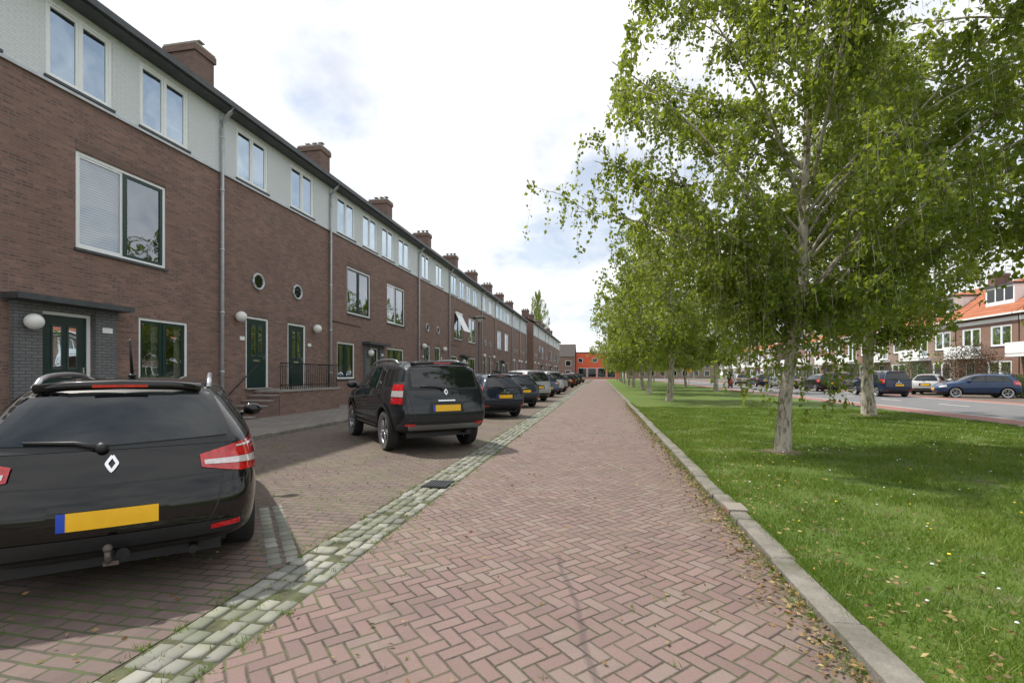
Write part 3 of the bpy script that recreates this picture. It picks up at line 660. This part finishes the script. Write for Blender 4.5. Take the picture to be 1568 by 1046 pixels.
def car_template(kind):
    p = KINDS[kind]; L, W, H, zb, z0 = p['L'], p['W'], p['H'], p['zb'], p['z0']; h = L/2; hw = W/2; wr = p['wr']*W/1.8; zm = (z0+zb)/2+.02
    S = [(-h+.07, -h-.01, -h+p['rb'], -h+p['rr']-.10, .80, .86, .80, wr*.90, z0+.10, zm-.03, zb, H-.10),
         (-h+.22, -h+.17, -h+p['rb']+.16, -h+p['rr']+.12, .93, .98, .93, wr*.97, z0+.04, zm, zb, H-.035),
         (-h+.85, -h+.85, -h+.9, -h+1.15, .96, 1.0, .965, wr*1.02, z0, zm, zb, H),
         (-.35, -.35, -.35, -.35, .96, 1.0, .965, wr*1.03, z0, zm, zb-.01, H+.012),
         (h-1.85, h-1.85, h-1.85, h-2.05, .96, 1.0, .96, wr*1.0, z0, zm, zb-.02, H-.01),
         (h-1.4, h-1.4, h-1.32, h-1.70, .96, 1.0, .95, wr*.95, z0, zm, zb-.03, H-.10),
         (h-1.1, h-1.1, h-1.1, h-1.05, .96, 1.0, .95, wr*1.08, z0, zm-.01, zb-.05, zb+.03),
         (h-.55, h-.55, h-.55, h-.55, .95, .99, .93, wr*1.05, z0, zm-.04, zb-.12, zb-.03),
         (h-.22, h-.2, h-.24, h-.26, .88, .93, .84, wr*.95, z0+.02, zm-.07, zb-.22, zb-.12),
         (h-.06, h+.01, h-.06, h-.14, .66, .74, .66, wr*.75, z0+.06, zm-.1, zb-.30, zb-.22)]
    bm = bmesh.new(); cl = bm.edges.layers.float.new('crease_edge'); rings = []
    for (xb, xm, xt, xr, ws, wm, wb, wrr, zz, zmm, zbb, zr) in S:
        hood = zr < zb+.1
        pts = [(xb, 0, zz), (xb, ws*.86*hw, zz), (xb*.5+xm*.5, ws*hw, zz+.11), (xm, wm*hw, zmm), (xt, wb*hw, zbb),
               (xr*.85+xt*.15 if not hood else xr, wrr+(.02 if not hood else 0), zr-(.10 if not hood else .02)), (xr, wrr*.84, zr-.015), (xr, 0, zr+.015)]
        ctr = bm.verts.new(pts[0]); R_ = [bm.verts.new((a, -c_, z)) for a, c_, z in pts[1:7]]; tc = bm.verts.new(pts[7]); L_ = [bm.verts.new((a, c_, z)) for a, c_, z in pts[1:7]]
        rings.append((ctr, R_, tc, L_, pts))
    for a, c_ in zip(rings, rings[1:]):
        ra = [a[0]]+a[1]+[a[2]]+a[3][::-1]; rc = [c_[0]]+c_[1]+[c_[2]]+c_[3][::-1]
        for k in range(14): bm.faces.new((ra[k], rc[k], rc[(k+1) % 14], ra[(k+1) % 14]))
    for rg, s in ((rings[0], -1), (rings[-1], 1)):
        ctr, R_, tc, L_, pts = rg; Cn = {k: bm.verts.new((pts[k][0]+s*.07, 0, pts[k][2]+(.02 if k == 5 else 0))) for k in (2, 3, 4, 5)}
        for side in (R_, L_):
            q = lambda k: side[k-1]
            fs = [(ctr, q(1), q(2), Cn[2]), (Cn[2], q(2), q(3), Cn[3]), (Cn[3], q(3), q(4), Cn[4]), (Cn[4], q(4), q(5), Cn[5]), (Cn[5], q(5), q(6), tc)]
            for f_ in fs: bm.faces.new(f_)
    bmesh.ops.recalc_face_normals(bm, faces=bm.faces[:])
    def cr(a, c_, v):
        e_ = bm.edges.get((a, c_))
        if e_: e_[cl] = v
    cs = .6 if kind == 'suv' else .35
    for a, c_ in zip(rings, rings[1:]):
        for sd in (1, 3):
            cr(a[sd][3], c_[sd][3], cs); cr(a[sd][4], c_[sd][4], .3 if kind != 'suv' else .5); cr(a[sd][1], c_[sd][1], .3)
    for sd in (1, 3):
        for k in range(5): cr(rings[0][sd][k], rings[0][sd][k+1], .25 if kind != 'suv' else .45)
    me = bpy.data.meshes.new('cage'); bm.to_mesh(me); bm.free()
    me.materials.append(M['cblack']); me.materials.append(M['cblack'])
    ob = link('tmp', me); sd = ob.modifiers.new('s', 'SUBSURF'); sd.levels = 3; sd.render_levels = 3
    dg = bpy.context.evaluated_depsgraph_get(); bvh = BVHTree.FromObject(ob, dg)
    R = p['R']; wx = [h-.86, -h+p['ro']]; cb = MB([M['cblack'], M['iron']])
    for x in wx:
        for s in (-1, 1): cb.tube([(x, s*(hw-.30), R+.01), (x, s*(hw+.2), R+.01)], R+.055, M['iron'], 40)
    cm = cb.mesh('cut'); bmc = bmesh.new(); bmc.from_mesh(cm); bmesh.ops.recalc_face_normals(bmc, faces=bmc.faces[:]); bmc.to_mesh(cm); bmc.free()
    co = link('tmpc', cm); bo = ob.modifiers.new('b', 'BOOLEAN'); bo.operation = 'DIFFERENCE'; bo.object = co; bo.solver = 'EXACT'
    dg = bpy.context.evaluated_depsgraph_get(); body = bpy.data.meshes.new_from_object(ob.evaluated_get(dg))
    zc = z0+(.13 if kind != 'suv' else .19)
    for f_ in body.polygons:
        f_.use_smooth = True
        if f_.center.z < zc: f_.material_index = 1
    body.set_sharp_from_angle(angle=math.radians(38)); bpy.data.objects.remove(ob); bpy.data.objects.remove(co)
    win, lam, tr = MB([]), MB([]), MB([])
    xF = h-1.36; xB = h-2.30; xR = wx[1]+.22; xQ = -h+p['q']+.04; zt = H-.135; wbz = zb+.005
    WG = 'dglass'
    for sd in ('left', 'right'):
        bot = [(xF+.10, wbz-.03), (xQ-.03, wbz+.0)]; topl = [(xF-.50, zt+.0), (xB, zt+.035), (xQ+.16, zt-.0)]
        if kind == 'suv':
            for A_, B_ in (([(xF+.10, wbz-.03), (xR-.03, wbz)], [(xF-.50, zt), (xB, zt+.035), (xR+.07, zt+.01)]), ([(xR-.14, wbz+.02), (xQ-.02, wbz+.08)], [(xR-.06, zt+.0), (xQ+.12, zt-.03)])): patch(tr, bvh, A_, B_, sd, 24, 6, .004, 'cblack')
        else: patch(tr, bvh, bot, topl, sd, 30, 6, .004, 'cblack')
        def pane(a0, a1, b0, b1, z0_, z1_, dz=0): patch(win, bvh, [(a0, wbz+dz), (a1, wbz+.015+dz)], [(b0, z0_), (b1, z1_)], sd, 12, 5, .008, WG)
        pane(xF, xB+.04, xF-.48, xB+.04, zt-.02, zt+.01); pane(xB-.04, xR, xB-.04, xR+.06, zt+.01, zt+.005)
        if kind == 'suv': pane(xR-.17, xQ+.04, xR-.10, xQ+.14, zt-.02, zt-.045, .05)
        elif xR-xQ > .2: pane(xR-.06, xQ+.05, xR+.0, xQ+.20, zt+.0, zt-.025)
        for X_ in (xF+.28, xB, xR+.02):
            strip(tr, bvh, [(X_, z0+.2), (X_, wbz-.03)] if X_ != xR+.02 else [(X_-.02, wbz-.03), (X_-.03, zm+.15), (wx[1]+R+.02, zm-.1), (wx[1]+R+.06, z0+.2)], sd, .009, .002, 'cblack')
        for X_ in (xB+.18, xR+.16): strip(tr, bvh, [(X_-.09, zb-.13), (X_+.09, zb-.13)], sd, .03, .022, 'paint' if kind != 'suv' else 'cblack', 4)
        strip(tr, bvh, [(xF+.2, z0+.26), (xR+.35, z0+.26)], sd, .04, .006, 'cblack')
        for x in wx:
            w_ = .07 if kind == 'suv' else .014
            strip(tr, bvh, [(x+(R+.06+w_/2)*math.cos(a), R+.01+(R+.06+w_/2)*math.sin(a)) for a in [math.pi*k/20 for k in range(21)]], sd, w_, .006 if kind != 'suv' else .02, 'cblack', 24)
    zw0, zw1 = zb+.05, H-.15
    ww = .66 if kind != 'suv' else .60
    patch(tr, bvh, [(-ww*hw/.9-.06, zw0-.05), (ww*hw/.9+.06, zw0-.05)], [(-wr*.88-.02, zw1+.05), (wr*.88+.02, zw1+.05)], 'rear', 20, 8, .004, 'cblack')
    patch(win, bvh, [(-ww*hw/.9, zw0), (0, zw0-.025), (ww*hw/.9, zw0)], [(-wr*.86, zw1), (0, zw1+.02), (wr*.86, zw1)], 'rear', 24, 8, .010, WG)
    patch(win, bvh, [(-.72*hw/.9, zb+.06), (0, zb+.04), (.72*hw/.9, zb+.06)], [(-wr*.93, H-.12), (0, H-.09), (wr*.93, H-.12)], 'front', 24, 8, .008, WG)
    if kind == 'estate':
        for s in (-1, 1):
            pj = cyl(-h+.62, s*.30); sgn = -s
            A_ = [(180+sgn*a, z) for a, z in ((20, .84), (40, .79), (88, .78))]; B_ = [(180+sgn*a, z) for a, z in ((20, .925), (45, .99), (86, 1.03))]
            patch(lam, bvh, A_, B_, pj, 24, 6, .012, 'lred')
            patch(lam, bvh, [(180+sgn*22, .855), (180+sgn*60, .835)], [(180+sgn*22, .885), (180+sgn*60, .89)], pj, 12, 2, .018, 'lwhite')
            patch(lam, bvh, [(180+sgn*42, .955), (180+sgn*82, .985)], [(180+sgn*42, .968), (180+sgn*82, 1.005)], pj, 12, 2, .018, 'lwhite')
            patch(lam, bvh, [(180+sgn*62, .82), (180+sgn*80, .82)], [(180+sgn*62, .95), (180+sgn*80, .96)], pj, 8, 3, .018, 'lwhite')
    elif kind == 'suv':
        for s in (-1, 1):
            pj = cyl(-h+.5, s*.45); sgn = -s
            patch(tr, bvh, [(180+sgn*30, .86), (180+sgn*84, .86)], [(180+sgn*30, 1.26), (180+sgn*80, 1.26)], pj, 10, 8, .008, 'cblack')
            for z_, m_ in ((.88, 'lred'), (1.0, 'lwhite'), (1.11, 'lred')):
                patch(lam, bvh, [(180+sgn*36, z_), (180+sgn*78, z_)], [(180+sgn*36, z_+.105), (180+sgn*77, z_+.105)], pj, 10, 3, .014, m_)
    else:
        for s in (-1, 1):
            pj = cyl(-h+.5, s*.42); sgn = -s
            patch(lam, bvh, [(180+sgn*38, zb-.22), (180+sgn*84, zb-.16)], [(180+sgn*40, zb+.04), (180+sgn*84, zb+.06)], pj, 12, 6, .012, 'lred')
            patch(lam, bvh, [(180+sgn*40, zb-.12), (180+sgn*70, zb-.10)], [(180+sgn*40, zb-.08), (180+sgn*70, zb-.06)], pj, 10, 2, .017, 'lwhite')
    zp = {'estate': .575, 'suv': .80, 'hatch': .72, 'mpv': .76}[kind]
    patch(tr, bvh, [(-.34, zp-.09), (.34, zp-.09)], [(-.30, zp+.11), (.30, zp+.11)], 'rear', 8, 3, .003, 'cblack' if kind != 'estate' else 'paint')
    patch(tr, bvh, [(-.26, zp-.055), (.26, zp-.055)], [(-.26, zp+.055), (.26, zp+.055)], 'rear', 8, 2, .02, 'plate')
    patch(tr, bvh, [(.215, zp-.055), (.26, zp-.055)], [(.215, zp+.055), (.26, zp+.055)], 'rear', 2, 2, .022, 'pblue')
    for s in (-1, 1):
        pj = cyl(h-.7, s*.25); patch(lam, bvh, [(s*30, zb-.36), (s*66, zb-.32)], [(s*30, zb-.26), (s*62, zb-.20)], pj, 12, 4, .01, 'lwhite')
    patch(tr, bvh, [(-.38, zm-.18), (.38, zm-.18)], [(-.42, zm-.04), (.42, zm-.04)], 'front', 10, 3, .006, 'cblack')
    patch(tr, bvh, [(-.26, zm-.15), (.26, zm-.15)], [(-.26, zm-.04), (.26, zm-.04)], 'front', 8, 2, .02, 'plate')
    zl = zp-.13 if kind == 'estate' else zp-.2
    yl = .60
    strip(tr, bvh, [(-.70, zb+.06), (-.66, zb-.14), (-yl, zl+.12), (-yl+.06, zl), (yl-.06, zl), (yl, zl+.12), (.66, zb-.14), (.70, zb+.06)], 'rear', .009, .002, 'cblack', 50)
    strip(tr, bvh, [(-.9*hw, zb-.27), (-yl, zb-.27)], 'rear', .007, .002, 'cblack'); strip(tr, bvh, [(.9*hw, zb-.27), (yl, zb-.27)], 'rear', .007, .002, 'cblack')
    patch(tr, bvh, [(-.80*hw, z0+.16), (.80*hw, z0+.16)], [(-.84*hw, z0+.26), (.84*hw, z0+.26)], 'rear', 20, 3, .006, 'cblack')
    for s in (-1, 1): patch(lam, bvh, [(s*.56, z0+.20), (s*.74, z0+.21)], [(s*.56, z0+.235), (s*.74, z0+.25)], 'rear', 6, 2, .012, 'lred')
    if kind == 'suv':
        patch(tr, bvh, [(-.66, z0+.13), (.66, z0+.13)], [(-.70, z0+.22), (.70, z0+.22)], 'rear', 16, 2, .012, 'alloy')
        for sd in ('left', 'right'): strip(tr, bvh, [(xF+.1, z0+.12), (xR+.35, z0+.12)], sd, .035, .012, 'alloy')
    if kind == 'estate':
        strip(tr, bvh, [(-.72, .80), (0, .785), (.72, .80)], 'rear', .012, .004, 'cblack', 20)
    else: strip(tr, bvh, [(-.16, zp+.13), (.16, zp+.13)], 'rear', .022, .02, 'chrome', 6)
    zl_ = zb-.09 if kind != 'suv' else zb-.04
    dm = [(0, zl_+.048), (.030, zl_), (0, zl_-.048), (-.030, zl_), (0, zl_+.048)]
    strip(tr, bvh, dm, 'rear', .018, .014, 'chrome', 25)
    hit = bvh.ray_cast(Vector((-5, 0, H-.09)), Vector((1, 0, 0)))[0]; xs = hit.x
    tr.tube([(xs+.02, -wr*.80, H-.085), (xs-.04, -wr*.5, H-.065), (xs-.06, 0, H-.055), (xs-.04, wr*.5, H-.065), (xs+.02, wr*.80, H-.085)], .035, 'paint', 10)
    lam.box(xs-.10, xs-.075, -.16, .16, H-.075, H-.055, 'lred')
    P_ = [bvh.ray_cast(*PR['rear'](a, z))[0]+Vector((-.03, 0, 0)) for a, z in ((.06, zb+.02), (.2, zb+.055), (.46, zb+.07))]
    tr.tube(P_, [.022, .014, .008], 'cblack', 8); tr.ball(P_[0], .035, 'cblack')
    if kind in ('estate', 'suv'):
        for s in (-1, 1):
            pts = []
            for k in range(13):
                x = -h+.72+(h+.45-.72+.2)*k/12; hz = bvh.ray_cast(*PR['top'](x, s*wr*.90))[0].z; up = .06*min(1, min(k, 12-k)/1.2)
                pts.append((x, s*wr*.90, hz+up))
            tr.tube(pts, .021, 'alloy', 8)
    for s in (-1, 1):
        tr.ball((h-1.50, s*(hw+.10), zb+.06), .1, 'paint', 14, 10, (.75, 1.1, .8)); tr.tube([(h-1.47, s*(hw-.06), zb), (h-1.5, s*(hw+.05), zb+.03)], .03, 'cblack', 8)
    tr.tube([(-h+1.0, 0, H-.01), (-h+.85, 0, H+.30 if kind == 'estate' else H+.15)], [.014, .007], 'cblack', 6); tr.ball((-h+1.0, 0, H+.01), .04, 'cblack', 10, 6, (1.4, .8, .5))
    if kind == 'estate':
        tr.tube([(-h+.2, 0, .36), (-h-.06, 0, .30), (-h-.10, 0, .32), (-h-.10, 0, .38)], .018, 'rust', 8); tr.ball((-h-.10, 0, .395), .027, 'rust', 10, 8)
        tr.tube([(-h-.02, -.07, .33), (-h-.05, -.07, .33)], .038, 'iron', 12); tr.box(-h-.06, -h-.02, -.05, .03, .27, .295, 'rust')
    tr.tube([(-h+.3, -.45, z0+.04), (-h+.08, -.45, z0+.05)], .03, 'iron', 10)
    tr.box(-h+.3, h-.3, -hw+.28, hw-.28, z0-.03, z0+.06, 'cblack')
    wh = MB([]); prof = [(.60, -.09), (.90, -.105), (.985, -.085), (1, -.04), (1, .04), (.985, .085), (.90, .105), (.66, .09), (.62, .06), (.60, -.05)]; n = 36; rg = []
    for r_, y_ in prof: rg.append([wh.av((R*r_*math.cos(2*math.pi*k/n), y_, R*r_*math.sin(2*math.pi*k/n))) for k in range(n)])
    for i, (a, c_) in enumerate(zip(rg, rg[1:])):
        for k in range(n): wh.face((a[k], a[(k+1) % n], c_[(k+1) % n], c_[k]), 'tyre' if i < 6 else 'alloy', True)
    wh.tube([(0, .0, 0), (0, .01, 0)], R*.6, 'cblack', 30); wh.tube([(0, .02, 0), (0, .075, 0)], [R*.2, R*.14], 'alloy', 16)
    for k in range(5):
        for dl in (-.14, .14):
            a = 2*math.pi*k/5; a1 = a+dl*.6; a2 = a+dl*1.3
            wh.tube([(R*.12*math.cos(a1), .062, R*.12*math.sin(a1)), (R*.4*math.cos(a1), .068, R*.4*math.sin(a1)), (R*.63*math.cos(a2), .06, R*.63*math.sin(a2))], [.024, .019, .022], 'alloy', 6)
    return dict(p=p, body=body, win=win.mesh('windows'), lam=lam.mesh('lamps'), tr=tr, wheel=wh.mesh('wheel'), wx=wx)
M['paint'] = paint('car_paint', (.02, .02, .02))
TPL = {}
def car(kind, rear, hd, pcol, name='parked_car', sc=1.0, pm_=.2):
    if kind not in TPL: TPL[kind] = car_template(kind)
    T = TPL[kind]; p = T['p']; a = math.radians(hd); f_ = Vector((-math.sin(a), math.cos(a), 0))
    c_ = Vector((rear[0], rear[1], 0))+f_*p['L']/2*sc
    e = empty(name, c_, math.pi/2+a); e.scale = (sc, sc, sc)
    pt = paint('car_paint', pcol, pm_); bd = T['body'].copy(); bd.materials[0] = pt; link('body', bd, e)
    link('windows', T['win'], e); link('lamps', T['lam'], e)
    tm = T['tr'].mesh('trim'); i = T['tr'].mats.index('paint'); tm.materials[i] = pt; link('trim', tm, e)
    for k, x in enumerate(T['wx']):
        for s in (-1, 1):
            w = link('wheel', T['wheel'], e); w.location = (x, s*(p['W']/2-.125), p['R']); w.rotation_euler = (0, random.random(), 0 if s > 0 else math.pi)
    return e
car('estate', (-3.05, 2.55), 42, (.002, .002, .0025), 'parked_estate_car', .96, 0)
car('suv', (-2.80, 8.55), 41, (.014, .018, .023), 'parked_suv', 1.04)
fl = [('hatch', -3.1, 15.6, (.012, .02, .04)), ('hatch', -3.2, 20.6, (.03, .045, .06)), ('mpv', -3.2, 25.4, (.42, .43, .45)), ('estate', -3.2, 30.4, (.03, .07, .14)),
      ('mpv', -3.2, 34.8, (.5, .51, .52)), ('hatch', -3.2, 39.4, (.35, .35, .36)), ('estate', -3.3, 44, (.02, .02, .02)), ('hatch', -3.2, 52, (.1, .01, .01)), ('hatch', -3.2, 60, (.02, .02, .025)), ('mpv', -3.2, 70, (.02, .02, .03)), ('hatch', -3.2, 84, (.3, .3, .3))]
for k, x, y, c_ in fl: car(k, (x, y), 38, c_)
for k, x, y, hd, c_ in [('mpv', 18.6, 34.6, 0, (.012, .025, .06)), ('hatch', 25.0, 34.6, 75, (.012, .04, .11)), ('hatch', 22.3, 38.5, -40, (.6, .62, .62)), ('hatch', 23, 44.5, -45, (.02, .02, .02)), ('hatch', 18.6, 44, 0, (.015, .015, .02)), ('estate', 18.6, 52, 0, (.3, .3, .32)),
                        ('hatch', 18.6, 60, 0, (.02, .03, .05)), ('hatch', 18.6, 69, 0, (.35, .35, .35)), ('mpv', 22.5, 53, -45, (.2, .2, .2))]: car(k, (x, y), hd, c_)

# ------------------------------------------------------------------ street furniture
b = MB([]); x, y = -7.95, 31.2
b.tube([(x, y, .08), (x, y, 1.2), (x, y, 1.25), (x, y, 4.9)], [.10, .10, .065, .055], 'dgrey', 10); b.tube([(x, y, 4.9), (x, y, 4.98), (x, y, 5.15)], [.07, .14, .30], 'globe', 16); b.tube([(x, y, 5.15), (x, y, 5.19), (x, y, 5.32)], [.46, .44, .08], 'iron', 18)
b.obj('street_lamp')
b = MB([]); x, y = 10.6, 62
b.tube([(x, y, 0), (x, y, 2.6)], .035, 'mgrey', 8); b.tube([(x, y-.04, 2.5), (x, y-.055, 2.5)], .32, 'pblue', 24); b.box(x-.3, x+.3, y-.05, y-.035, 1.75, 2.1, 'plate'); b.obj('traffic_sign')
sc_e = empty('motor_scooter', (13.6, 55, 0), math.radians(-90))
b = MB([])
for x in (-.62, .62):
    b.tube([(x+.22*math.cos(k*math.pi/8), 0, .24+.22*math.sin(k*math.pi/8)) for k in range(17)], .045, 'tyre', 8, cap=False); b.tube([(x, -.03, .24), (x, .03, .24)], .16, 'alloy', 14)
b.tube([(-.75, 0, .5), (-.45, 0, .62), (-.1, 0, .5), (0, 0, .26), (.3, 0, .25), (.42, 0, .6), (.48, 0, .9)], [.08, .16, .14, .12, .12, .14, .09], 'redw', 12)
b.tube([(-.72, 0, .74), (-.4, 0, .78), (-.1, 0, .74)], [.09, .12, .08], 'cblack', 10); b.tube([(.62, 0, .24), (.5, 0, .7), (.42, 0, 1.02)], .03, 'iron', 8)
b.tube([(.4, -.3, 1.04), (.45, 0, 1.0), (.4, .3, 1.04)], .018, 'iron', 8); b.obj('scooter_frame', sc_e)
sk = [((-.35, 0, .88), .15), ((-.3, 0, 1.12), .14), ((-.22, 0, 1.36), .17), ((-.17, 0, 1.50), .06), ((-.14, 0, 1.60), .06)]
ed = [(0, 1), (1, 2), (2, 3), (3, 4)]
for s in (-1, 1):
    b0 = len(sk); sk += [((-.2, s*.2, 1.40), .07), ((-.02, s*.27, 1.16), .05), ((.3, s*.27, 1.06), .04), ((-.3, s*.12, .86), .10), ((.1, s*.17, .84), .08), ((.12, s*.16, .42), .05), ((.26, s*.16, .36), .045)]
    ed += [(2, b0), (b0, b0+1), (b0+1, b0+2), (0, b0+3), (b0+3, b0+4), (b0+4, b0+5), (b0+5, b0+6)]
me = bpy.data.meshes.new('rider_body'); me.from_pydata([q[0] for q in sk], ed, []); me.materials.append(M['cloth']); ro = link('scooter_rider', me)
ro.location = (13.6, 55, 0); ro.rotation_euler = (0, 0, math.radians(-90))
md = ro.modifiers.new('skin', 'SKIN')
for q, v in zip(sk, me.skin_vertices[0].data): v.radius = (q[1], q[1])
me.skin_vertices[0].data[0].use_root = True
ro.modifiers.new('sub', 'SUBSURF').levels = 1
b = MB([]); b.ball((-.13, 0, 1.68), .15, 'helmet', 16, 12, (1.1, .9, 1)); b.obj('helmet', ro)

# ------------------------------------------------------------------ light, sky, camera
EL, AZ = 57, 15   # sun: from the left, 15 degrees ahead
sv = Vector((-math.cos(math.radians(EL))*math.cos(math.radians(AZ)), math.cos(math.radians(EL))*math.sin(math.radians(AZ)), math.sin(math.radians(EL))))
sl = bpy.data.lights.new('sun', 'SUN'); sl.energy = 4.6; sl.angle = math.radians(1.2); sl.color = (1, .945, .85)
so = bpy.data.objects.new('sun', sl); COL.objects.link(so); so.rotation_euler = sv.to_track_quat('Z', 'Y').to_euler()
w = bpy.data.worlds.new('World'); scene.world = w; w.use_nodes = True; nt = w.node_tree; nt.nodes.clear()
g = G.__new__(G); g.nt = nt; g.out = nt.nodes.new('ShaderNodeOutputWorld')
sky = g.n('ShaderNodeTexSky', sky_type='NISHITA', sun_disc=False, sun_elevation=math.radians(EL), sun_rotation=math.atan2(sv.x, sv.y))
bg = g.n('ShaderNodeBackground', {0: sky.outputs[0], 1: .15})
tc = g.n('ShaderNodeTexCoord').outputs['Generated']; sp = g.n('ShaderNodeSeparateXYZ', {0: tc})
zz = g.m('ADD', g.m('MAXIMUM', sp.outputs[2], 0.0), .35)
pv = g.n('ShaderNodeCombineXYZ', {0: g.m('DIVIDE', sp.outputs[0], zz), 1: g.m('DIVIDE', sp.outputs[1], zz), 2: .4}).outputs[0]
n1 = g.noise(pv, 1.9, 7, .55); n2 = g.noise(pv, 2.6, 6, .55)
msk = g.m('ADD', g.m('MULTIPLY', g.ramp(n1, .38, .52), .60), .40)
cc = g.mix(g.ramp(n2, .34, .60), C(.62, .645, .68), C(.88, .88, .88))
bc = g.n('ShaderNodeBackground', {0: cc, 1: 1.48})
nt.links.new(g.n('ShaderNodeMixShader', {0: msk, 1: bg.outputs[0], 2: bc.outputs[0]}).outputs[0], g.out.inputs[0])
cam = bpy.data.cameras.new('camera'); cam.lens = 17.0; cam.sensor_width = 36; cam.shift_y = .032; cam.clip_end = 2000; cam.clip_start = .05
co = bpy.data.objects.new('camera', cam); COL.objects.link(co); co.location = (0, 0, 1.45); co.rotation_euler = (math.radians(90), 0, math.radians(10.4)); scene.camera = co
scene.view_settings.view_transform = 'Standard'; scene.view_settings.look = 'None'; scene.view_settings.exposure = 0
